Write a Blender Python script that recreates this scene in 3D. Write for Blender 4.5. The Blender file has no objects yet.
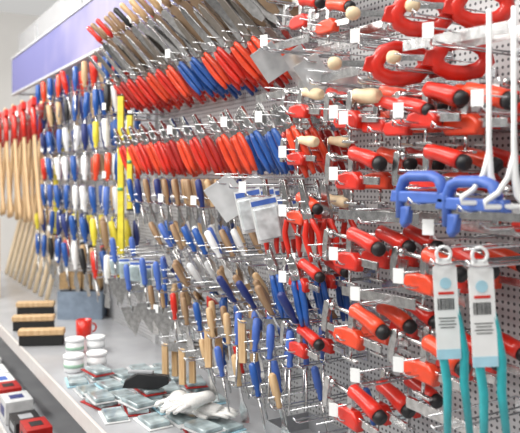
import bpy, bmesh, math, random
from mathutils import Vector, Matrix
random.seed(7)
scene=bpy.context.scene
scene.view_settings.view_transform='Standard'
COL=scene.collection
H=1.5; D=1.3; TH=math.radians(30); F=700.0
ST,CT=math.sin(TH),math.cos(TH)
def yat(px,X=-0.25):
    return (X+D)/math.tan(TH+math.atan((px-260)/F))
def wp(px,py,X=-0.25):
    Y=yat(px,X); d=(X+D)*ST+Y*CT
    return Vector((X,Y,H-(py-176)/F*d))
def on(px,py,z):
    d=F*(H-z)/(py-176); a=(px+144.0)*CT*d/F
    return Vector((a-D,(d-a*ST)/CT,z))
# ---------------- materials
MATS={}
def mat(name,col,rough=0.45,metal=0.0,var=0.12,scale=30,bump=0.0,coat=0.0):
    if name in MATS: return MATS[name]
    m=bpy.data.materials.new(name); m.use_nodes=True; nt=m.node_tree; b=nt.nodes['Principled BSDF']
    tc=nt.nodes.new('ShaderNodeTexCoord'); n=nt.nodes.new('ShaderNodeTexNoise'); n.inputs['Scale'].default_value=scale
    nt.links.new(tc.outputs['Object'],n.inputs['Vector'])
    r=nt.nodes.new('ShaderNodeValToRGB')
    r.color_ramp.elements[0].position=0.3; r.color_ramp.elements[1].position=0.7
    r.color_ramp.elements[0].color=tuple(c*(1-var) for c in col)+(1,)
    r.color_ramp.elements[1].color=tuple(min(1,c*(1+var)) for c in col)+(1,)
    nt.links.new(n.outputs['Fac'],r.inputs['Fac']); nt.links.new(r.outputs['Color'],b.inputs['Base Color'])
    b.inputs['Roughness'].default_value=rough; b.inputs['Metallic'].default_value=metal
    if coat: b.inputs['Coat Weight'].default_value=coat
    if bump:
        bp=nt.nodes.new('ShaderNodeBump'); bp.inputs['Strength'].default_value=bump; bp.inputs['Distance'].default_value=0.002
        nt.links.new(n.outputs['Fac'],bp.inputs['Height']); nt.links.new(bp.outputs['Normal'],b.inputs['Normal'])
    MATS[name]=m; return m
def woodmat(name,c1,c2,rough=0.5):
    m=bpy.data.materials.new(name); m.use_nodes=True; nt=m.node_tree; b=nt.nodes['Principled BSDF']
    tc=nt.nodes.new('ShaderNodeTexCoord'); mp=nt.nodes.new('ShaderNodeMapping'); mp.inputs['Scale'].default_value=(60,60,6)
    n=nt.nodes.new('ShaderNodeTexNoise'); n.inputs['Scale'].default_value=2; n.inputs['Detail'].default_value=4
    r=nt.nodes.new('ShaderNodeValToRGB'); r.color_ramp.elements[0].position=.35; r.color_ramp.elements[1].position=.65
    r.color_ramp.elements[0].color=c1+(1,); r.color_ramp.elements[1].color=c2+(1,)
    nt.links.new(tc.outputs['Object'],mp.inputs['Vector']); nt.links.new(mp.outputs['Vector'],n.inputs['Vector'])
    nt.links.new(n.outputs['Fac'],r.inputs['Fac']); nt.links.new(r.outputs['Color'],b.inputs['Base Color'])
    b.inputs['Roughness'].default_value=rough; MATS[name]=m; return m
def pegmat():
    m=bpy.data.materials.new('perforated_steel'); m.use_nodes=True; nt=m.node_tree; b=nt.nodes['Principled BSDF']
    tc=nt.nodes.new('ShaderNodeTexCoord'); sx=nt.nodes.new('ShaderNodeSeparateXYZ'); nt.links.new(tc.outputs['Object'],sx.inputs['Vector'])
    def M(op,a,bv=None,c=None):
        n=nt.nodes.new('ShaderNodeMath'); n.operation=op
        for i,v in enumerate((a,bv,c)):
            if v is None: continue
            if isinstance(v,(int,float)): n.inputs[i].default_value=v
            else: nt.links.new(v,n.inputs[i])
        return n.outputs[0]
    p=0.0165
    def cell(o):
        q=M('FRACT',M('DIVIDE',M('ADD',o,50.0),p)); return M('SUBTRACT',q,0.5)
    u=cell(sx.outputs['Y']); v=cell(sx.outputs['Z'])
    r=M('SQRT',M('ADD',M('MULTIPLY',u,u),M('MULTIPLY',v,v)))
    hole=M('LESS_THAN',r,0.235)
    no=nt.nodes.new('ShaderNodeTexNoise'); no.inputs['Scale'].default_value=2.0; nt.links.new(tc.outputs['Object'],no.inputs['Vector'])
    rp=nt.nodes.new('ShaderNodeValToRGB'); rp.color_ramp.elements[0].color=(.52,.53,.54,1); rp.color_ramp.elements[1].color=(.61,.61,.62,1)
    nt.links.new(no.outputs['Fac'],rp.inputs['Fac'])
    mx=nt.nodes.new('ShaderNodeMix'); mx.data_type='RGBA'; nt.links.new(hole,mx.inputs['Factor'])
    nt.links.new(rp.outputs['Color'],mx.inputs[6]); mx.inputs[7].default_value=(.10,.10,.11,1)
    nt.links.new(mx.outputs[2],b.inputs['Base Color']); b.inputs['Roughness'].default_value=.45
    bp=nt.nodes.new('ShaderNodeBump'); bp.invert=True; bp.inputs['Distance'].default_value=.002; nt.links.new(hole,bp.inputs['Height']); nt.links.new(bp.outputs['Normal'],b.inputs['Normal'])
    return m
RED=mat('red_plastic',(.66,.024,.012),.30,coat=.3); DRED=mat('dark_red_plastic',(.42,.015,.012),.4)
ORED=mat('orange_red_plastic',(.78,.065,.02),.3,coat=.3)
BLUE=mat('blue_plastic',(.015,.09,.36),.35,coat=.3); LBLUE=mat('light_blue_plastic',(.07,.15,.50),.4)
NAVY=mat('navy_plastic',(.02,.035,.17),.4)
BLACK=mat('black_rubber',(.012,.012,.014),.45); CHROME=mat('chrome_wire',(.66,.67,.69),.2,1.0,var=.05)
STEEL=mat('brushed_steel',(.62,.62,.62),.2,1.0,scale=60,var=.2); DSTEEL=mat('dark_steel',(.30,.27,.24),.35,.8,scale=40)
GREY=mat('grey_paint',(.35,.36,.38),.5); LGREY=mat('light_grey_paint',(.6,.61,.62),.45)
WHITE=mat('white_plastic',(.86,.87,.88),.4,var=.03); PAPER=mat('white_paper',(.85,.86,.86),.7,var=.03)
YEL=mat('yellow_plastic',(.80,.68,.06),.4); TEAL=mat('teal_plastic',(.03,.40,.44),.35,coat=.3); TEALL=mat('pale_blue_print',(.40,.66,.78),.5)
GREEN=mat('green_plastic',(.1,.4,.2),.4); PGREEN=mat('pale_green_print',(.35,.55,.42),.5)
BRIST=mat('tan_bristle',(.42,.28,.14),.9,scale=200,var=.4,bump=.6); BBRIST=mat('black_bristle',(.02,.02,.02),.9,scale=200,var=.4,bump=.6)
SKINW=mat('white_cotton',(.78,.78,.76),.9,scale=300,bump=.5)
CLEAR=mat('glossy_blister',(.34,.42,.44),.06,0.0,var=.5,scale=18,coat=.9)
CLEARL=mat('pale_glossy_blister',(.62,.66,.68),.06,0.0,var=.35,scale=40,coat=.9)
POL=mat('polished_steel',(.74,.76,.78),.13,.5,var=.22,scale=14)
WOOD=woodmat('beech_wood',(.54,.34,.17),(.68,.48,.27)); DWOOD=woodmat('brown_wood',(.24,.14,.07),(.40,.26,.15)); PWOOD=woodmat('pale_wood',(.70,.54,.35),(.80,.66,.46))
CREAM=mat('cream_wood',(.78,.62,.40),.5)
# ---------------- mesh builder
class MB:
    def __init__(s): s.bm=bmesh.new(); s.mats=[]; s.mi=0
    def m(s,mt):
        if mt not in s.mats: s.mats.append(mt)
        s.mi=s.mats.index(mt); return s
    def _fin(s,faces,smooth):
        for f in faces: f.material_index=s.mi; f.smooth=smooth
    def box(s,c,sz,rot=None,bev=0.0):
        r=bmesh.ops.create_cube(s.bm,size=1.0); vs=r['verts']
        M=Matrix.Translation(c)@(rot if rot else Matrix.Identity(4))@Matrix.Diagonal((sz[0],sz[1],sz[2],1))
        bmesh.ops.transform(s.bm,matrix=M,verts=vs)
        fs={f for v in vs for f in v.link_faces}; s._fin(fs,False)
        if bev:
            es={e for v in vs for e in v.link_edges}
            rr=bmesh.ops.bevel(s.bm,geom=list(es),offset=bev,segments=2,affect='EDGES',profile=.5); s._fin(rr['faces'],True)
        return s
    def prism(s,pts,t,M=None,bev=0.0,z=0.0):
        M=M or Matrix.Identity(4)
        a=[s.bm.verts.new(M@Vector((p[0],-t/2+z,p[1]))) for p in pts]; b=[s.bm.verts.new(M@Vector((p[0],t/2+z,p[1]))) for p in pts]
        fs=[]; n=len(pts)
        fs.append(s.bm.faces.new(a)); fs.append(s.bm.faces.new(b[::-1]))
        for i in range(n): fs.append(s.bm.faces.new((a[i],b[i],b[(i+1)%n],a[(i+1)%n])))
        s._fin(fs,False)
        if bev:
            es={e for f in fs[:2] for e in f.edges}
            rr=bmesh.ops.bevel(s.bm,geom=list(es),offset=bev,segments=2,affect='EDGES',profile=.5); s._fin(rr['faces'],True)
        return s
    def tube(s,pts,rad,n=8,closed=False,sq=(1,1),cap=True,up=None):
        pts=[Vector(p) for p in pts]; k=len(pts)
        if not hasattr(rad,'__len__'): rad=[rad]*k
        rings=[]; nrm=None
        for i,p in enumerate(pts):
            if closed: t=(pts[(i+1)%k]-pts[i-1])
            else: t=pts[min(i+1,k-1)]-pts[max(i-1,0)]
            t.normalize()
            if nrm is None:
                nrm=Vector(up) if up else (Vector((0,1,0)) if abs(t.y)<.9 else Vector((1,0,0)))
            nrm=(nrm-t*nrm.dot(t)).normalized(); bn=t.cross(nrm)
            rings.append([s.bm.verts.new(p+(nrm*math.cos(2*math.pi*j/n)*sq[0]+bn*math.sin(2*math.pi*j/n)*sq[1])*rad[i]) for j in range(n)])
        fs=[]
        for i in range(k if closed else k-1):
            A=rings[i];B=rings[(i+1)%k]
            for j in range(n): fs.append(s.bm.faces.new((A[j],A[(j+1)%n],B[(j+1)%n],B[j])))
        s._fin(fs,True)
        if not closed and cap: s._fin([s.bm.faces.new(rings[0][::-1]),s.bm.faces.new(rings[-1])],False)
        return s
    def lathe(s,prof,M=None,n=16):
        M=M or Matrix.Identity(4)
        rings=[[s.bm.verts.new(M@Vector((max(r,1e-4)*math.cos(2*math.pi*j/n),max(r,1e-4)*math.sin(2*math.pi*j/n),z))) for j in range(n)] for r,z in prof]
        fs=[]
        for A,B in zip(rings[:-1],rings[1:]):
            for j in range(n): fs.append(s.bm.faces.new((A[j],A[(j+1)%n],B[(j+1)%n],B[j])))
        s._fin(fs,True); s._fin([s.bm.faces.new(rings[0][::-1]),s.bm.faces.new(rings[-1])],False)
        return s
    def done(s,name):
        bmesh.ops.recalc_face_normals(s.bm,faces=s.bm.faces[:])
        me=bpy.data.meshes.new(name); s.bm.to_mesh(me); s.bm.free()
        for mt in s.mats: me.materials.append(mt)
        return me
def link(o): COL.objects.link(o); return o
def single(name,me,M,label,cat,group=None,kind=None):
    o=bpy.data.objects.new(name,me); o.matrix_world=M; o['label']=label; o['category']=cat
    if group:o['group']=group
    if kind:o['kind']=kind
    return link(o)
def inst(name,parts,M,label,cat,group=None):
    r=bpy.data.objects.new(name,None); r.empty_display_size=.02; r.matrix_world=M; r['label']=label; r['category']=cat
    if group: r['group']=group
    link(r)
    for p in parts:
        o=bpy.data.objects.new(p[0],p[1]); o.parent=r
        if len(p)>2 and p[2]: o['label']=p[2]
        link(o)
    return r
def frame(pos,up=(0,0,1),w=(.5,-.87,0)):
    z=Vector(up).normalized(); w=Vector(w); y=z.cross(w).normalized(); x=y.cross(z)
    M=Matrix((x,y,z)).transposed().to_4x4(); M.translation=Vector(pos); return M
RX=lambda a:Matrix.Rotation(a,4,'X'); RY=lambda a:Matrix.Rotation(a,4,'Y'); RZ=lambda a:Matrix.Rotation(a,4,'Z'); T=Matrix.Translation
def arc3(c,r,a0,a1,n):
    return [(c[0]+r*math.cos(a0+(a1-a0)*i/n),c[1],c[2]+r*math.sin(a0+(a1-a0)*i/n)) for i in range(n+1)]
# ---------------- structure
def struct(name,me,label):
    o=bpy.data.objects.new(name,me); o['kind']='structure'; o['label']=label; o['category']='room'; return link(o)
w=MB(); w.m(pegmat()).box((.01,3.0,1.5),(.02,7.4,2.6)); struct('wall_right',w.done('wall_right'),'grey perforated steel display wall')
w=MB(); w.m(mat('white_wall',(.94,.92,.89),.8,var=.03,scale=2)).box((-1.5,9.0,1.75),(9,.1,3.5)); struct('wall_back',w.done('wall_back'),'off-white far shop wall')
w=MB(); w.m(mat('grey_floor',(.45,.44,.43),.35,scale=3)).box((-1.5,4,-.02),(9,11,.04)); struct('floor',w.done('floor'),'pale grey shop floor')
ti=1
for Y in (0.62,1.95,3.28,4.61,5.94):
    w=MB(); w.m(LGREY).box((-.008,Y,1.45),(.016,.03,2.6)); struct('trim_%d'%ti,w.done('trim'),'grey slotted steel upright of the display wall'); ti+=1
def shelf(z,x,y0,y1,lip,label):
    b=MB(); b.m(mat('pale_shelf_enamel',(.42,.43,.45),.22,var=.12,scale=4)).box((-x/2-.003,(y0+y1)/2,z-.012),(x-.006,y1-y0,.024),bev=.003)
    f=MB(); f.m(mat('cream_shelf_edge',(.64,.61,.59),.35,var=.04)).box((-x-.006,(y0+y1)/2,z-lip/2+.004),(.012,y1-y0,lip),bev=.003)
    inst('shelf',[('shelf_board',b.done('shelf_board')),('shelf_lip',f.done('shelf_lip'),'pale price strip lip')],Matrix.Identity(4),label,'shelf')
shelf(.67,.60,.3,6.4,.06,'long pale steel shelf under the tool wall')
shelf(.40,.74,.3,6.4,.05,'deeper lower steel shelf holding boxes')
shelf(.12,.74,.3,6.4,.05,'bottom steel shelf near the floor')
# banner
m=bpy.data.materials.new('banner_print'); m.use_nodes=True; nt=m.node_tree; b=nt.nodes['Principled BSDF']; b.inputs['Roughness'].default_value=.6
tc=nt.nodes.new('ShaderNodeTexCoord'); sx=nt.nodes.new('ShaderNodeSeparateXYZ'); mr=nt.nodes.new('ShaderNodeMapRange'); mr.inputs[1].default_value=0.3; mr.inputs[2].default_value=5.9
n=nt.nodes.new('ShaderNodeTexNoise'); n.inputs['Scale'].default_value=2.4; ad=nt.nodes.new('ShaderNodeMath'); ad.operation='MULTIPLY_ADD'; ad.inputs[1].default_value=.45
r=nt.nodes.new('ShaderNodeValToRGB')
e=r.color_ramp.elements; e[0].position=.15; e[0].color=(.12,.10,.26,1); e[1].position=1.0; e[1].color=(.17,.17,.38,1)
for pos,c in ((.45,(.32,.28,.46,1)),(.62,(.12,.13,.31,1)),(.80,(.34,.31,.47,1))):
    q=r.color_ramp.elements.new(pos); q.color=c
for a,c in ((tc.outputs['Object'],n.inputs['Vector']),(tc.outputs['Object'],sx.inputs[0]),(sx.outputs['Y'],mr.inputs[0]),(n.outputs['Fac'],ad.inputs[0]),(mr.outputs[0],ad.inputs[2]),(ad.outputs[0],r.inputs['Fac']),(r.outputs['Color'],b.inputs['Base Color'])): nt.links.new(a,c)
bb=MB(); bb.m(m).box((-.20,3.0,H+.80),(.015,5.8,.27),bev=.002)
fr=MB(); fr.m(LGREY).box((-.2,3.0,H+.655),(.03,5.8,.015),bev=.002)
ft=MB(); ft.m(LGREY).box((-.2,3.0,H+.945),(.03,5.8,.015),bev=.002)
for Y in (.62,1.95,3.28,4.61,5.8): fr.box((-.1,Y,H+.655),(.19,.02,.015))
inst('header_banner',[('printed_panel',bb.done('printed_panel')),('banner_frame',fr.done('banner_frame'),'grey metal frame'),('banner_frame',ft.done('banner_frame'),'grey metal frame')],Matrix.Identity(4),'long purple blue printed header banner above the tool wall','banner')
# ---------------- templates
def peg(L,tag=True):
    b=MB(); b.m(CHROME).box((-.004,0,.004),(.006,.05,.03),bev=.001)
    w=MB(); w.m(CHROME)
    w.tube([(-.003,-.012,0),(-L+.01,-.012,0),(-L,-.008,.002),(-L-.004,0,.012),(-L,.008,.002),(-L+.01,.012,0),(-.003,.012,0)],.0024,6)
    v=MB(); v.m(CHROME).tube([(-.003,0,.012),(-.03,0,.032),(-L-.012,0,.032)],.0019,6)
    P=[('hook_wire',w.done('hook_wire')),('label_arm',v.done('label_arm')),('back_plate',b.done('back_plate'))]
    if tag:
        t=MB(); t.m(PAPER).box((-L-.014,0,.026),(.002,.024,.032),RZ(.5),bev=.0005); P.append(('price_tag',t.done('price_tag'),'small white price tag'))
    return P
PEG={(L,t):peg(L,t) for L in (.28,.22,.34) for t in (True,False)}
def addpeg(Y,Z,L=.28,p=.12):
    t=random.random()<p
    inst('display_hook',PEG[(L,t)],T((0,Y,Z)),'chrome double-wire display hook'+(' with white price tag' if t else ' on the perforated wall'),'hook','display hooks on the perforated wall')
def pliers(col,jl=.075,hl=.14,hw=.015,steel=STEEL,r=.0095):
    h=MB(); h.m(steel)
    h.prism([(-.016,-.014),(.016,-.014),(.017,.01),(.012,.03),(.006,jl),(.0006,jl),(.0006,.03),(-.0006,.03),(-.0006,jl),(-.006,jl),(-.012,.03),(-.017,.01)],.011,bev=.001)
    h.lathe([(.008,-.008),(.008,.008)],RX(math.pi/2),12)
    me=[]
    for s in (-1,1):
        g=MB(); g.m(col)
        pts=[(s*.009,0,-.012),(s*.013,0,-.03),(s*hw,0,-hl*.45),(s*(hw+.001),0,-hl*.6),(s*hw*.85,0,-hl*.85),(s*hw*.9,0,-hl-.008)]
        g.tube(pts,[r*.7,r,r*1.05,r*1.1,r,r*.6],8,sq=(.9,1.05)); me.append(g.done('handle'))
    return [('head',h.done('plier_head'),'forged steel jaws'),('handle',me[0]),('handle',me[1])]
P_RED=pliers(RED); P_ORED=pliers(ORED); P_DRED=pliers(DRED); P_BLUE=pliers(BLUE)
P_LRED=pliers(ORED,.055,.15,.016,STEEL,.010); P_BSTR=pliers(BLUE,.06,.13,.011,STEEL,.0085)
P_SC=pliers(RED,.09,.12,.024,STEEL,.008)
def snips(col,steel,jl=.185):
    h=MB(); h.m(steel)
    h.prism([(-.014,-.015),(.012,-.015),(.016,.04),(.012,jl-.025),(.004,jl),(-.002,jl-.005),(-.004,.05)],.006,bev=.001,z=-.0029)
    h.prism([(.014,-.015),(-.012,-.015),(-.017,.04),(-.016,jl-.035),(-.010,jl-.005),(-.005,jl-.015),(.004,.05)],.006,bev=.001,z=.0029)
    h.lathe([(.009,-.009),(.009,.009)],RX(math.pi/2),12)
    me=[]
    for s in (-1,1):
        g=MB(); g.m(col)
        g.tube([(s*.009,0,-.012),(s*.013,0,-.03),(s*.016,0,-.07),(s*.016,0,-.1),(s*.013,0,-.135),(s*.014,0,-.155)],[.007,.010,.0115,.0115,.010,.006],8,sq=(.9,1)); me.append(g.done('handle'))
    return [('blades',h.done('snip_blades'),'long steel blades'),('handle',me[0]),('handle',me[1])]
BRZ=mat('bronze_steel',(.33,.23,.15),.38,.6)
SN_R=snips(RED,STEEL); SN_B=snips(BLUE,STEEL); SN_R2=snips(ORED,DSTEEL,.16); SN_W=snips(DRED,DSTEEL)
def driver(hc,bc=STEEL,bl=.10,hl=.10,r=.012,flat=False):
    b=MB(); b.m(bc)
    if flat: b.prism([(-.004,-.0),(.004,-.0),(.005,-bl*.4),(.016,-bl*.6),(.018,-bl),(-.018,-bl),(-.016,-bl*.6),(-.005,-bl*.4)],.003,bev=.0005)
    else: b.tube([(0,0,0),(0,0,-bl*.9),(0,0,-bl)],[.004,.0035,.0025],8)
    h=MB(); h.m(hc); h.lathe([(r*.5,-.004),(r*.75,.004),(r*.6,.018),(r,.035),(r*1.05,.065),(r*.95,hl-.006),(r*.5,hl)],n=10)
    return [('blade',b.done('blade'),'steel blade'),('handle',h.done('handle'))]
DRV=[driver(c,STEEL,bl,.10,.012,fl) for c,bl,fl in ((BLUE,.1,0),(WOOD,.12,1),(RED,.09,0),(DWOOD,.1,1),(NAVY,.1,0),(YEL,.08,0),(BLACK,.12,1),(WHITE,.09,1),(ORED,.1,1),(LBLUE,.13,0))]
DL=['blue','beech wood','red','brown wood','navy','yellow','black','white','orange red','light blue']
DBIG=[driver(c,STEEL,.12,.13,.016,fl) for c,fl in ((BLUE,0),(WOOD,1),(RED,0),(DWOOD,1),(NAVY,0),(YEL,0),(BLACK,1),(WHITE,1),(ORED,1),(LBLUE,0))]
def rasp(hc,bc):
    b=MB(); b.m(bc).prism([(-.004,0),(.004,0),(.014,.02),(.016,.15),(.008,.18),(-.008,.18),(-.016,.15),(-.014,.02)],.005,bev=.0008)
    h=MB(); h.m(hc).lathe([(.006,-.1),(.012,-.09),(.010,-.05),(.013,-.02),(.007,.004)],n=10)
    return [('file_blade',b.done('file_blade')),('handle',h.done('handle'))]
RS=[rasp(DWOOD,STEEL),rasp(BLACK,STEEL),rasp(DWOOD,BRZ),rasp(RED,STEEL),rasp(WOOD,STEEL)]
RSL=['brown handled steel file','black handled steel file','brown handled bronze file','red handled steel file','beech handled steel file']
# clamp
def clamp(red=RED,wood=False):
    L=[]; R=RZ(math.pi/2)
    b=MB(); b.m(STEEL).box((0,-.015,.009),(.007,.215,.018),bev=.0008)
    for i in range(13): b.box((0,-.105+i*.014,.0175),(.0072,.003,.0025))
    L.append(('bar',b.done('clamp_bar'),'flat serrated steel bar'))
    f=MB(); f.m(STEEL).prism([(.072,-.008),(.090,-.008),(.092,.03),(.086,.07),(.070,.074),(.066,.055),(.072,.03)],.012,R,bev=.002)
    L.append(('fixed_jaw',f.done('fixed_jaw'),'steel fixed jaw'))
    s=MB(); s.m(STEEL).prism([(-.028,.0),(-.008,.0),(-.008,.07),(-.014,.078),(-.026,.074)],.012,R,bev=.002)
    L.append(('sliding_arm',s.done('sliding_arm'),'steel sliding arm'))
    s=MB(); s.m(red).prism([(-.058,-.014),(.026,-.016),(.038,-.002),(.03,.018),(.0,.026),(-.04,.028),(-.060,.012)],.028,R,bev=.006)
    L.append(('slide_grip',s.done('slide_grip'),'red plastic slide grip'))
    t=MB(); t.m(STEEL).tube([(0,.058,.062),(0,-.05,.062)],.0055,8); t.lathe([(.011,0),(.012,.004),(.006,.01)],T((0,.058,.062))@RX(math.pi/2),12)
    L.append(('spindle',t.done('spindle'),'threaded steel spindle with pad'))
    t=MB(); t.m(STEEL).tube([(0,-.02,-.006),(0,-.02,-.047)],.004,8); t.box((0,-.02,-.048),(.012,.05,.006),bev=.001)
    L.append(('foot_pad',t.done('foot_pad'),'small steel foot pad'))
    if wood:
        h=MB(); h.m(CREAM).tube([(0,-.030,.066),(0,-.036,.066),(0,-.05,.065),(0,-.075,.063),(0,-.100,.061),(0,-.118,.060),(0,-.124,.060)],[.009,.014,.013,.0165,.0180,.0160,.010],12)
        L.append(('handle',h.done('clamp_handle'),'turned cream wooden handle')); return L
    h=MB(); h.m(red).tube([(0,-.016,.072),(0,-.024,.072),(0,-.045,.069),(0,-.075,.063),(0,-.100,.056),(0,-.116,.051)],[.012,.0185,.0165,.0185,.0195,.0180],12)
    L.append(('handle',h.done('clamp_handle')))
    c=MB(); c.m(BLACK).tube([(0,-.1162,.051),(0,-.124,.0485),(0,-.132,.046),(0,-.136,.0445)],[.0165,.0175,.0155,.009],12)
    L.append(('end_cap',c.done('end_cap'),'black rubber end cap'))
    return L
CL=clamp(); CLO=clamp(ORED); CLW=clamp(RED,True)
GCL='bar clamps on the wall hooks'
def addclamp(x,y,z,s=1.0,tilt=0,yaw=0,pw=.10):
    M=T((x,y,z))@RZ(yaw)@RX(tilt)@Matrix.Scale(s,4)
    wd_=random.random()<pw
    inst('bar_clamp',CLW if wd_ else random.choice((CL,CL,CLO)),M,'red bar clamp with cream wooden handle' if wd_ else ('red bar clamp with black-capped handle and steel bar' if s>=.95 else 'smaller red bar clamp with black-capped handle'),'clamp',GCL)
for Y,rows,L,xs,s,pw in ((1.385,(.13,-.02,-.215,-.40,-.595),.28,(-.255,-.165,-.075),1.05,.08),
                  (1.15,(.115,-.02,-.24,-.43),.28,(-.235,-.145,-.055),1.0,.05),
                  (.93,(.12,-.10),.28,(-.15,-.06),1.05,0),
                  (1.62,(.17,.04,-.12,-.30,-.48),.28,(-.25,-.16),.88,.45)):
    for h in rows:
        addpeg(Y,H+h,L,.6)
        for x in xs:
            if random.random()<.06: continue
            addclamp(x,Y+random.uniform(-.008,.008),H+h+.003,s*random.uniform(.96,1.0),.06+random.uniform(-.04,.06),random.uniform(-.06,.06),pw)
def rule(L=.28):
    b=MB(); b.m(STEEL).box((0,0,.012),(.0015,L,.024),bev=.0004)
    return b.done('rule')
RU=rule()
for Y,hs in ((1.50,(.36,.24,-.21)),(1.72,(.50,.36,.22)),(1.30,(.30,.22,-.11,-.30,-.49)),(1.06,(.27,-.13,-.52))):
    for h in hs:
        addpeg(Y,H+h,.28,.3)
        for x in (-.24,-.17,-.10):
            if random.random()<.6: single('steel_rule',RU,T((x,Y-.01,H+h+.003))@RZ(random.uniform(-.05,.05))@RX(random.uniform(-.03,.06)),'flat steel rule resting across a hook','ruler','steel rules on hooks')
# blue clamps
def bluec():
    R=RZ(math.pi/2)
    b=MB(); b.m(LBLUE).tube([(0,.06,-.045),(0,.06,.015),(0,.05,.035),(0,.03,.042),(0,-.03,.042),(0,-.05,.035),(0,-.06,.015),(0,-.055,0)],[.012,.013,.013,.014,.014,.013,.012,.011],10,sq=(.8,1.1))
    b.prism([(-.085,-.012),(.085,-.012),(.08,.012),(-.08,.010)],.024,R,bev=.004)
    h=MB(); h.m(LBLUE).prism([(.03,-.02),(.055,-.02),(.058,-.055),(.05,-.065),(.036,-.055)],.02,R,bev=.005)
    j=MB(); j.m(STEEL).box((0,-.02,-.02),(.006,.2,.015))
    return [('frame',b.done('clamp_frame')),('grip',h.done('grip')),('bar',j.done('bar'),'steel bar')]
BC=bluec()
for px,py in ((414,204),(464,212)):
    p=wp(px,py,-.33); addpeg(p.y,p.z+.0,.34)
    inst('quick_clamp',BC,T((-.31,p.y,p.z+.014)),'blue plastic one-hand quick clamp on a hook','clamp','blue quick clamps')
# saw handles
def sawh():
    h=MB(); h.m(RED)
    lp=[(.0,0,.0),(.02,0,.036),(.055,0,.048),(.10,0,.044),(.135,0,.026),(.145,0,-.005),(.12,0,-.032),(.08,0,-.042),(.04,0,-.040),(.01,0,-.026)]
    h.tube(lp,[.020,.020,.018,.018,.020,.021,.021,.020,.020,.020],10,closed=True,sq=(.8,1.15))
    h.prism([(-.04,-.02),(.012,-.03),(.02,.0),(.015,.03),(-.03,.02)],.02,bev=.004)
    b=MB(); b.m(STEEL).box((-.07,0,.0),(.09,.003,.018)); b.box((-.05,0,0),(.05,.012,.012))
    k=MB(); k.m(CREAM).lathe([(.008,0),(.017,.008),(.02,.02),(.017,.034),(.008,.04)],T((-.10,0,0))@RY(-math.pi/2),14)
    return [('grip',h.done('saw_grip')),('blade',b.done('blade'),'steel blade bar'),('knob',k.done('knob'),'round cream wooden knob')]
SH=sawh()
for px,py,X in ((376,64,-.28),(436,58,-.19),(396,14,-.28),(456,6,-.18)):
    p=wp(px,py,X); M=frame(p,(0,-.1,1),(.87,-.5,0)); M=M@RY(math.radians(-2))@Matrix.Scale(.78,4)
    inst('hand_saw',SH,M,'red closed-loop saw handle with cream wooden knob','saw','red handled saws on hooks')
    addpeg(p.y+.02,p.z-.028,.28)
for px,py,pw in ((298,6,0),(325,10,0),(345,100,1),(372,106,0),(395,108,0)):
    p=wp(px,py,-.24); addclamp(p.x,p.y,p.z-.05,.85,.05,0,pw); addpeg(p.y+.04,p.z-.053,.28)
for px,py in ((440,97),(482,97)):
    p=wp(px-5,py,-.2); addclamp(p.x,p.y+.05,p.z-.06,1.05,.05,0,0); addpeg(p.y+.04,p.z-.063,.28)
# white brackets
def brk():
    b=MB(); b.m(WHITE)
    b.tube([(0,0,.34),(0,0,.10),(.002,0,.04),(.008,0,.01),(.03,0,-.02),(.07,0,-.03)],[.005,.005,.007,.009,.008,.006],8)
    f=MB(); f.m(WHITE); f.tube([(0,0,.08),(-.01,0,.04),(-.028,0,.012),(-.05,0,-.003),(-.05,0,-.012),(.02,0,-.012),(.075,0,-.028)],[.005]*7,8)
    return [('upright_arm',b.done('upright_arm')),('foot',f.done('foot'))]
BR=brk()
for px,py,X in ((489,196,-.30),(514,200,-.30)):
    p=wp(px,py,X); inst('bracket',BR,frame(p,(0,0,1),(.85,-.53,0)),'white enamelled bracket hanging by a long arm','bracket','white brackets')
# teal shears with card
def teal():
    c=MB(); c.m(PAPER).prism([(-.023,-.19),(.023,-.19),(.023,-.015),(.012,0),(-.012,0),(-.023,-.015)],.0025)
    c2=MB(); c2.m(TEALL).prism([(-.0232,-.191),(.0232,-.191),(.0232,-.172),(-.0232,-.172)],.0035)
    b=MB(); b.m(BLACK)
    x=-.016
    for i in range(12):
        wd=random.choice((.001,.0015,.0022)); b.box((x,-.0018,-.085),(wd,.001,.022)); x+=wd+.0013
    for i in range(4): b.box((0,-.0018,-.112-.006*i),(.034-.006*(i%2),.001,.0014))
    g=MB(); g.m(TEALL); g.lathe([(.011,0),(.011,.001)],T((0,-.0018,-.045))@RX(math.pi/2),20)
    rs=MB(); rs.m(RED).box((.0,-.0022,-.064),(.03,.001,.005))
    h1=MB(); h1.m(TEAL); h1.tube([(.012,.006,-.06),(.024,.006,-.12),(.032,.006,-.18),(.028,.006,-.24),(.034,.006,-.34)],[.006,.008,.009,.009,.007],8)
    h2=MB(); h2.m(TEAL); h2.tube([(-.008,.008,-.06),(-.004,.008,-.12),(-.010,.008,-.18),(-.004,.008,-.24),(-.01,.008,-.36)],[.006,.008,.009,.009,.007],8)
    e=MB(); e.m(WHITE).tube(arc3((0,0,.012),.014,-1.2,4.2,12),.0035,6)
    e.m(WHITE).box((.0,.004,-.012),(.03,.008,.03),bev=.002)
    return [('backing_card',c.done('card'),'white printed backing card'),('card_base_print',c2.done('base'),'pale blue printed base strip'),('barcode',b.done('barcode'),'black barcode and print lines'),('logo',g.done('logo'),'pale blue round mark'),('print_stripe',rs.done('stripe'),'red printed stripe'),('handle',h1.done('handle')),('handle',h2.done('handle')),('hanging_loop',e.done('loop'),'white plastic hanging loop')]
TE=teal()
for px,py in ((444,264),(480,266)):
    p=wp(px,py,-.31); addpeg(p.y,p.z+.0,.34)
    inst('carded_shears',TE,frame(p+Vector((0,0,.008)),(0,.05,1),(.87,-.5,0))@RY(random.uniform(-.05,.05)),'teal long-handled shears on a white barcoded card','shears','teal carded shears')
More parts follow.
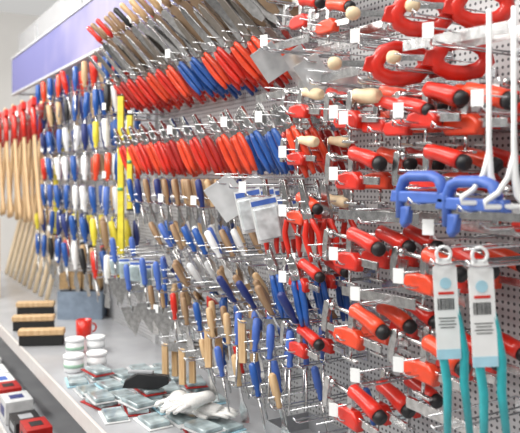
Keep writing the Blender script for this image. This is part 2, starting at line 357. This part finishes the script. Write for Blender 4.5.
# ---------------- rows
def row(h,px0,px1,step,xs,choose,up=(-.35,.2,.9),w=(.3,-.95,0),dz=.0,grp=None,L=.28,skip=.0,jit=.06,p=.12):
    Y=yat(px1); Y1=yat(px0)
    while Y<Y1:
        addpeg(Y,H+h,L,p)
        for x in xs:
            if random.random()<skip: continue
            parts,label,nm,cat=choose(Y,x)
            u=Vector(up)+Vector((random.uniform(-jit,jit),random.uniform(-jit,jit),0)); ww=Vector(w)+Vector((random.uniform(-.1,.1),random.uniform(-.1,.1),0))
            inst(nm,parts,frame((x+random.uniform(-.005,.005),Y,H+h+dz),u,ww),label,cat,grp)
        Y+=step
def pxof(Y,x): 
    a=x+D; d=a*ST+Y*CT; return 260+F*(a*CT-Y*ST)/d
def ch0(Y,x):
    i=random.choice((0,0,1,2,2,3,4,4)); return RS[i],RSL[i]+' hanging on a hook','file','file'
row(.60,116,262,.08,(-.34,-.29,-.24),ch0,up=(.5,-.30,-.62),w=(.6,-.8,0),grp='files fanned along the top hooks',L=.34)
def ch1(Y,x):
    p=pxof(Y,-.2)
    if 188<p<206: return SN_B,'blue handled long snips hanging on a hook','snips','snips'
    t,l=random.choice(((SN_R,'red'),(SN_R2,'orange red'),(SN_W,'dark red'),(SN_R,'red')))
    return t,l+' handled long snips hanging on a hook','snips','snips'
row(.43,112,250,.11,(-.26,-.205,-.15,-.095),ch1,up=(-.50,.38,.78),grp='long snips in the upper row')
def ch2(Y,x):
    p=pxof(Y,x)
    if 245<p<270: return P_BLUE,'blue handled steel pliers on a hook','pliers','pliers'
    t,l=random.choice(((P_RED,'red'),(P_LRED,'orange red'),(P_DRED,'dark red'),(P_ORED,'orange red')))
    return t,l+' handled steel pliers on a hook','pliers','pliers'
row(.145,122,292,.11,(-.26,-.205,-.15,-.095),ch2,up=(-.30,.30,.9),grp='pliers in the middle row')
def chd(idx,src=None):
    def f(Y,x):
        i=random.choice(idx); return (src or DRV)[i],DL[i]+' handled bench tool with steel blade','hand_tool','hand tool'
    return f
row(-.11,130,205,.10,(-.26,-.22,-.18,-.14,-.1),chd([0,1,1,3,4,3,3]),up=(-.15,.1,1),grp='wooden and blue handled tools')
row(-.10,262,312,.11,(-.26,-.2,-.14),lambda Y,x:(P_SC,'red handled steel scissors on a hook','scissors','scissors'),up=(-.1,.1,1),grp='red scissors by the clamps')
row(-.27,225,300,.12,(-.26,-.19,-.12),lambda Y,x:(P_BSTR,'blue handled straight pliers on a hook','pliers','pliers'),up=(-.1,.2,1),grp='blue pliers in the lower row',skip=.25)
row(-.27,160,222,.10,(-.26,-.21,-.16,-.1),chd([7,1,9,3,3,0]),up=(-.3,.3,.9),grp='scrapers')
row(-.40,165,300,.12,(-.26,-.2,-.13),chd([7,3,1,4,3,1]),up=(-.5,.1,.8),grp='scrapers on the lower hooks',skip=.35)
row(-.53,236,292,.10,(-.26,-.20,-.14),lambda Y,x:(DRV[9],'light blue handled awl with steel shaft','awl','awl'),up=(.1,.1,1),grp='blue awls')
row(-.54,150,232,.11,(-.26,-.21,-.16,-.1),chd([1,3,0,2,3,1]),up=(-.1,.1,1),grp='wooden handled tools near the shelf')
row(-.66,190,330,.12,(-.25,-.18,-.11),chd([1,0,4,2,9]),up=(-.2,.1,1),grp='tools on the lowest hooks',skip=.4)
for h,ix in ((.46,[0,2,8,4,1]),(.30,[4,7,0,6,1]),(.14,[0,4,9,7,5]),(-.02,[2,8,7,0,3]),(-.18,[9,0,7,4,1]),(-.34,[4,5,0,1,3]),(-.50,[1,7,2,0,6])):
    row(h,42,113,.18,(-.28,-.23,-.18,-.13),chd(ix,DBIG),up=(-.05,.05,1),grp='far rows of coloured hand tools',jit=.12)
# polished trowels
def ftrowel():
    b=MB(); b.m(POL).box((0,0,-.06),(.11,.002,.14),bev=.0006)
    h=MB(); h.m(WOOD).tube([(0,.045,-.11),(0,.045,-.06),(0,.045,-.01)],[.013,.015,.012],10)
    t=MB(); t.m(STEEL).tube([(0,.001,-.12),(0,.035,-.115),(0,.045,-.105)],.004,6); t2=MB(); t2.m(STEEL).tube([(0,.001,.0),(0,.035,-.005),(0,.045,-.015)],.004,6)
    return [('plate',b.done('plate'),'polished steel plate'),('handle',h.done('handle'),'wooden grip'),('tang',t.done('tang')),('tang',t2.done('tang'))]
FT=ftrowel()
for px,py,sc in ((218,184,.95),(262,50,.7),(306,62,.65)):
    q=wp(px,py,-.28)
    for k in range(2):
        inst('finishing_trowel',FT,frame((q.x+.10*k,q.y,q.z),(-.55,.1,.75),(.8,-.5,.3))@Matrix.Scale(sc,4),'polished steel finishing trowel on a hook','trowel','polished trowels')
    addpeg(q.y,q.z,.28)
def hpack(cl):
    c=MB(); c.m(PAPER).box((0,0,-.05),(.055,.001,.09))
    k=MB(); k.m(cl).box((0,-.008,-.055),(.048,.014,.066),bev=.004)
    l=MB(); l.m(LBLUE).box((0,-.0012,-.014),(.05,.001,.010))
    return [('backing_card',c.done('card')),('blister',k.done('blister'),'glossy clear blister'),('printed_header',l.done('header'),'blue printed strip')]
HP=hpack(CLEAR); HPL=hpack(CLEARL)
for px,py in ((246,188),(262,196)):
    q=wp(px,py,-.29); addpeg(q.y,q.z,.34)
    for k in range(3):
        inst('hanging_blister_pack',HPL,frame((q.x+.05*k,q.y,q.z+.002),(-.25,0,1),(.85,-.5,.1))@Matrix.Scale(1.45,4),'large clear plastic pack of metal parts on a hook','blister pack','large hanging blister packs')
row(-.36,118,150,.13,(-.27,-.2),lambda Y,x:(HP,'small white carded blister pack on a hook','hanging_blister_pack','blister pack'),up=(-.1,0,1),w=(.7,-.7,0),grp='hanging blister packs',skip=.1)
# pointed trowels
def ptrowel():
    b=MB(); b.m(STEEL).prism([(-.05,-.07),(.05,-.07),(.035,-.13),(0,-.2),(-.035,-.13)],.002)
    t=MB(); t.m(STEEL).tube([(0,0,-.09),(0,-.02,-.06),(0,-.02,-.03),(0,-.01,.0)],.004,6)
    h=MB(); h.m(LBLUE).lathe([(.007,0),(.012,.01),(.010,.03),(.014,.06),(.013,.1),(.006,.112)],T((0,-.01,0)),12)
    return [('blade',b.done('blade'),'steel pointed blade'),('tang',t.done('tang')),('handle',h.done('handle'))]
PT=ptrowel()
for px,py in ((116,262),(130,290),(146,285),(160,290)):
    q=wp(px,py,-.28); addpeg(q.y,q.z-.01,.28)
    for k in range(2):
        inst('pointing_trowel',PT,frame((q.x+.09*k,q.y,q.z),(-.1,.1,1),(.8,-.6,0)),'steel pointing trowel with blue handle','trowel','blue handled trowels')
# try squares
def tsq():
    s=MB(); s.m(WOOD).box((0,0,-.06),(.024,.014,.13),bev=.002)
    b=MB(); b.m(STEEL).box((.08,0,-.005),(.16,.002,.035)); b.m(BLACK)
    for i in range(14): b.box((.03+i*.009,-.0010,-.015),(.0008,.0008,.008 if i%5 else .014))
    return [('stock',s.done('stock'),'beech stock'),('blade',b.done('blade'),'graduated steel blade')]
TS=tsq()
for i,(px,py) in enumerate(((208,330),(242,322),(165,345),(182,350))):
    q=wp(px,py,-.27)
    for k in range(2):
        inst('try_square',TS,frame((q.x+.04*k,q.y,q.z),(0,.05,1),(.6,-.8,0)),'beech and steel try square','try square','try squares')
    addpeg(q.y,q.z,.28)
# yellow levels
def level(L,W):
    b=MB(); b.m(YEL).box((0,0,-L/2),(W,.02,L),bev=.002)
    e=MB(); e.m(BLACK).box((0,0,.003),(W+.002,.022,.008)); e2=MB(); e2.m(BLACK).box((0,0,-L-.003),(W+.002,.022,.008))
    v=MB(); v.m(GREEN).lathe([(.008,-W*.4),(.008,W*.4)],T((0,-.008,-L/2))@RY(math.pi/2),10)
    return [('body',b.done('level_body')),('end_cap',e.done('end_cap'),'black end cap'),('end_cap',e2.done('end_cap'),'black end cap'),('vial',v.done('vial'),'green vial')]
LVA=level(.86,.028); LVB=level(.42,.024)
for px,py,lv in ((121,96,LVA),(130,115,LVB),(56,165,LVB)):
    p=wp(px,py,-.24); inst('spirit_level',lv,frame(p,(0,0,1),(.8,-.6,0)),'long yellow spirit level hanging upright' if lv is LVA else 'short yellow spirit level hanging upright','spirit level','yellow levels'); addpeg(p.y+.02,p.z-.02,.22)
# axes
def axe(rc):
    h=MB(); h.m(WOOD).tube([(0,0,.05),(.0,0,-.1),(.012,0,-.35),(.0,0,-.6),(-.02,0,-.72),(-.015,0,-.76)],[.016,.018,.019,.019,.023,.018],8,sq=(.7,1.2))
    a=MB(); a.m(rc).prism([(-.05,-.02),(.02,-.025),(.07,-.045),(.078,.05),(.02,.03),(-.05,.028)],.03,bev=.004)
    a.tube([(0,0,-.015),(0,0,-.20)],.021,8,sq=(.8,1.2))
    e=MB(); e.m(STEEL).prism([(.070,-.047),(.092,-.055),(.098,.062),(.077,.052)],.012)
    return [('shaft',h.done('shaft'),'long beech shaft'),('axe_head',a.done('axe_head')),('cutting_edge',e.done('edge'),'bare steel edge')]
AXS=[axe(RED),axe(DRED)]
i=0; Y=4.42
while Y<6.4:
    X=(-.36,-.29,-.22,-.15)[i%4]
    u=(0,(.30,-.24,.18,-.32)[i%4]+random.uniform(-.02,.02),1)
    inst('axe',AXS[i%2],frame((X,Y,H+.44-.02*(i%2)),u,(0,-1,0) if i%2 else (0,1,0)),'long beech axe with red head hanging on a hook' if i%2==0 else 'long beech axe with dark red head on a hook','axe','axes hung by their heads')
    addpeg(Y,H+.40,.34,.1); Y+=.075; i+=1
def lean():
    h=MB(); h.m(PWOOD).tube([(0,0,0),(0,0,.2),(0,0,.62),(0,0,.64)],[.016,.018,.017,.013],10)
    k=MB(); k.m(RED).tube([(0,0,.50),(0,0,.58)],.0185,10)
    return [('shaft',h.done('shaft')),('painted_band',k.done('band'),'red painted band')]
LN=lean()
for j in range(9):
    inst('tool_handle',LN,frame((-.20,4.75+.18*j,.672),(.16,.02,.62),(.8,-.6,0)),'pale wooden replacement tool handle leaning on the wall','tool handle','leaning wooden handles')
PL=MB().m(PWOOD).box((0,0,.27),(.10,.1,.54),bev=.003).done('plank')
for y in (5.05,5.35): single('timber_block',PL,T((-.50,y,.671)),'upright pale planed timber block','timber','timber blocks')
# shelf goods
def tub(c):
    b=MB(); b.m(WHITE).lathe([(.036,0),(.04,.004),(.042,.06)],n=20)
    l=MB(); l.m(WHITE).lathe([(.045,.058),(.045,.07),(.04,.072)],n=20)
    g=MB(); g.m(c).lathe([(.0418,.02),(.0426,.034)],n=20)
    return [('body',b.done('tub_body')),('lid',l.done('lid')),('label_band',g.done('band'),'thin printed label band')]
TB=[tub(PGREEN),tub(LGREY)]
for k,(px,py) in enumerate(((75,353),(96,351),(74,371),(97,368))):
    inst('tub',TB[k%2],T(on(px,py,.671)),'small white lidded tub with a printed band','tub','white tubs on the shelf')
def broom():
    w=MB(); w.m(WOOD).box((0,0,.065),(.22,.06,.03),bev=.006)
    b=MB(); b.m(BBRIST).box((0,0,.026),(.21,.05,.05),bev=.004)
    return [('head_block',w.done('block')),('bristles',b.done('bristles'),'dense black bristles')]
BM=broom()
for px,py in ((34,330),(36,315),(42,345)):
    inst('brush_head',BM,T(on(px,py,.67)+Vector((0,0,.001)))@RZ(-.4),'wide wooden brush head with black bristles','brush','brush heads on the shelf')
def pbrush(hc):
    h=MB(); h.m(hc).tube([(0,0,0),(0,0,.05),(0,0,.113)],[.009,.006,.013],8,sq=(.5,1.4))
    f=MB(); f.m(STEEL).box((0,0,.125),(.05,.014,.03))
    b=MB(); b.m(BRIST).prism([(-.024,.14),(.024,.14),(.027,.22),(-.027,.22)],.014)
    return [('handle',h.done('handle')),('ferrule',f.done('ferrule'),'steel ferrule'),('bristles',b.done('bristles'),'tan bristles')]
PB=[pbrush(RED),pbrush(WOOD),pbrush(BLUE)]
b=MB(); b.m(mat('blue_grey_card',(.22,.28,.36),.6))
for c,s in (((0,0,.003),(.22,.14,.006)),((0,-.07,.07),(.22,.005,.14)),((0,.07,.07),(.22,.005,.14)),((-.11,0,.07),(.005,.14,.14)),((.11,0,.07),(.005,.14,.14))): b.box(c,s)
p=on(90,316,.67); p.x=min(p.x,-.14)
B0=T(p)@RZ(-.5)@Matrix.Scale(1.15,4)
single('open_box',b.done('crate'),B0,'blue grey open box filled with paint brushes','box')
for i in range(8):
    inst('paint_brush',PB[i%3],B0@T((-.08+.053*(i%4),-.03+.06*(i//4),.008))@RY(.04*((i%3)-1)),'flat tan bristled paint brush standing in a box','paint brush','paint brushes in the box')
mug=MB(); mug.m(RED).lathe([(.033,0),(.038,.005),(.040,.09),(.036,.09),(.034,.01),(.001,.008)],n=20); mug.tube(arc3((.042,0,.045),.022,-1.5,1.5,8),.005,6)
single('mug',mug.done('mug'),T(on(84,337,.67)),'red plastic mug on the shelf','mug')
def pack(c,sx,sy):
    b=MB(); b.m(c).box((0,0,.002),(sx,sy,.004),bev=.001)
    k=MB(); k.m(CLEAR).box((0,-.008,.011),(sx*.86,sy*.8,.016),bev=.005)
    return [('backing_card',b.done('card')),('blister',k.done('blister'),'glossy clear blister')]
PK=[pack(c,.085,.14) for c in (LGREY,GREY,PAPER,DRED,LGREY,TEALL)]
random.seed(3)
k=0
for r_ in range(5):
    for c_ in range(8):
        x=-.53+.093*r_; y=1.72+.155*c_+.03*(r_%2)
        if x>-.2 and y<2.3: continue
        if random.random()<.1: continue
        for lv in range(1+(k%3==0)):
            inst('blister_pack',PK[(k*7+lv*3)%6],T((x,y,.671+.021*lv))@RZ(random.uniform(-.25,.25)),'flat blister pack of small hardware lying on the shelf','blister pack','blister packs on the shelf')
        k+=1
        if y>2.75: break
# gloves
def glove():
    b=MB(); b.m(SKINW).tube([(0,-.09,.016),(0,-.05,.018),(0,0,.02),(0,.045,.018)],[.030,.032,.042,.034],12,sq=(1,1),up=(1,0,0))
    for i,(x,l) in enumerate(((-.028,.06),(-.01,.075),(.01,.078),(.028,.062))): b.tube([(x,.03,.018),(x*1.15,.03+l*.6,.022),(x*1.2,.03+l,.014)],[.0105,.0105,.007],8)
    b.tube([(.03,-.03,.018),(.06,.005,.018),(.065,.03,.014)],[.013,.012,.008],8)
    bmesh.ops.transform(b.bm,matrix=Matrix.Diagonal((1,1,.6,1)),verts=b.bm.verts[:])
    return b.done('glove')
GL=glove()
for px,py,a,dz in ((176,416,2.6,.035),(208,424,-2.5,.035),(190,430,1.9,.08)):
    single('glove',GL,T(on(px,py,.67)+Vector((0,0,dz)))@RZ(a),'white cotton work glove lying on the shelf','glove','white gloves')
g=MB(); g.m(BLACK).prism([(-.09,0),(.05,0),(.09,.02),(.09,.05),(-.03,.06),(-.08,.03)],.035,bev=.004)
g2=MB(); g2.m(GREY).box((-.02,0,.062),(.1,.02,.012),bev=.003)
inst('stapler',[('body',g.done('body')),('lever',g2.done('lever'),'grey lever')],T(on(146,400,.67)+Vector((0,0,.045)))@RZ(-.6)@Matrix.Scale(.95,4),'black hand stapler lying on the shelf','stapler')
tr=MB(); tr.m(GREY)
for c,s in (((0,0,.003),(.16,.3,.006)),((-.08,0,.03),(.005,.3,.06)),((.08,0,.03),(.005,.3,.06)),((0,-.15,.03),(.16,.005,.06)),((0,.15,.03),(.16,.005,.06))): tr.box(c,s)
single('metal_tray',tr.done('tray'),T((-.1,1.75,.671)),'grey sheet metal tray on the shelf','tray')
def carton(c1,c2,s):
    b=MB(); b.m(c1).box((0,0,s[2]/2),s,bev=.002)
    l=MB(); l.m(c2).box((-s[0]/2-.0008,0,s[2]*.5),(.001,s[1]*.6,s[2]*.4)); l2=MB(); l2.m(c2).box((0,0,s[2]+.0006),(s[0]*.5,s[1]*.4,.001))
    return [('carton_body',b.done('carton_body')),('printed_label',l.done('label'),'printed side label'),('printed_label',l2.done('label'),'printed top label')]
CT1=[carton(PAPER,LBLUE,(.12,.18,.08)),carton(DRED,BLACK,(.1,.14,.1)),carton(BLACK,GREY,(.11,.15,.07)),carton(LGREY,NAVY,(.12,.15,.1))]
yy=1.9; k=0
while yy<5.0:
    s_=(0,0,3,0,2,1,2,3,1)[k%9]
    inst('carton',CT1[s_],T((-.67,yy,.401)),('white','red','black','light grey')[s_]+' small carton with printed label','carton','cartons on the lower shelf'); yy+=.2; k+=1
# ---------------- light
wd=bpy.data.worlds.new('world'); scene.world=wd; wd.use_nodes=True; nt=wd.node_tree; bg=nt.nodes['Background']
tc=nt.nodes.new('ShaderNodeTexCoord'); sx=nt.nodes.new('ShaderNodeSeparateXYZ'); mr=nt.nodes.new('ShaderNodeMapRange'); cr=nt.nodes.new('ShaderNodeValToRGB')
nt.links.new(tc.outputs['Generated'],sx.inputs[0]); nt.links.new(sx.outputs['Z'],mr.inputs[0]); mr.inputs[1].default_value=-1; mr.inputs[2].default_value=1
nt.links.new(mr.outputs[0],cr.inputs[0]); cr.color_ramp.elements[0].position=.38; cr.color_ramp.elements[0].color=(.14,.135,.13,1); cr.color_ramp.elements[1].position=.72; cr.color_ramp.elements[1].color=(1,.985,.96,1)
nt.links.new(cr.outputs[0],bg.inputs[0]); bg.inputs[1].default_value=.80
def area(loc,rot,sx,sy,p,c=(1,1,1)):
    l=bpy.data.lights.new('ceiling_light','AREA'); l.shape='RECTANGLE'; l.size=sx; l.size_y=sy; l.energy=p; l.color=c
    o=bpy.data.objects.new('ceiling_light',l); o.location=loc; o.rotation_euler=rot; o['label']='long ceiling strip light over the aisle'; o['category']='light'; link(o)
area((-1.3,1.5,3.3),(0,math.radians(-20),0),.3,3.5,54,(1,.97,.92)); area((-1.3,5,3.3),(0,math.radians(-20),0),.3,3,66,(1,.98,.95)); area((-3.0,2.5,3.0),(0,math.radians(-55),0),.4,5,92,(1,.96,.91))
# camera
cam=bpy.data.cameras.new('camera'); cam.sensor_width=36; cam.lens=F/520*36; cam.shift_y=-40.5/520
cam.dof.use_dof=True; cam.dof.focus_distance=1.95; cam.dof.aperture_fstop=4.0; cam.clip_start=.05
co=bpy.data.objects.new('camera',cam); co.location=(-D,0,H); co.rotation_euler=(math.radians(90),0,-TH); link(co); scene.camera=co
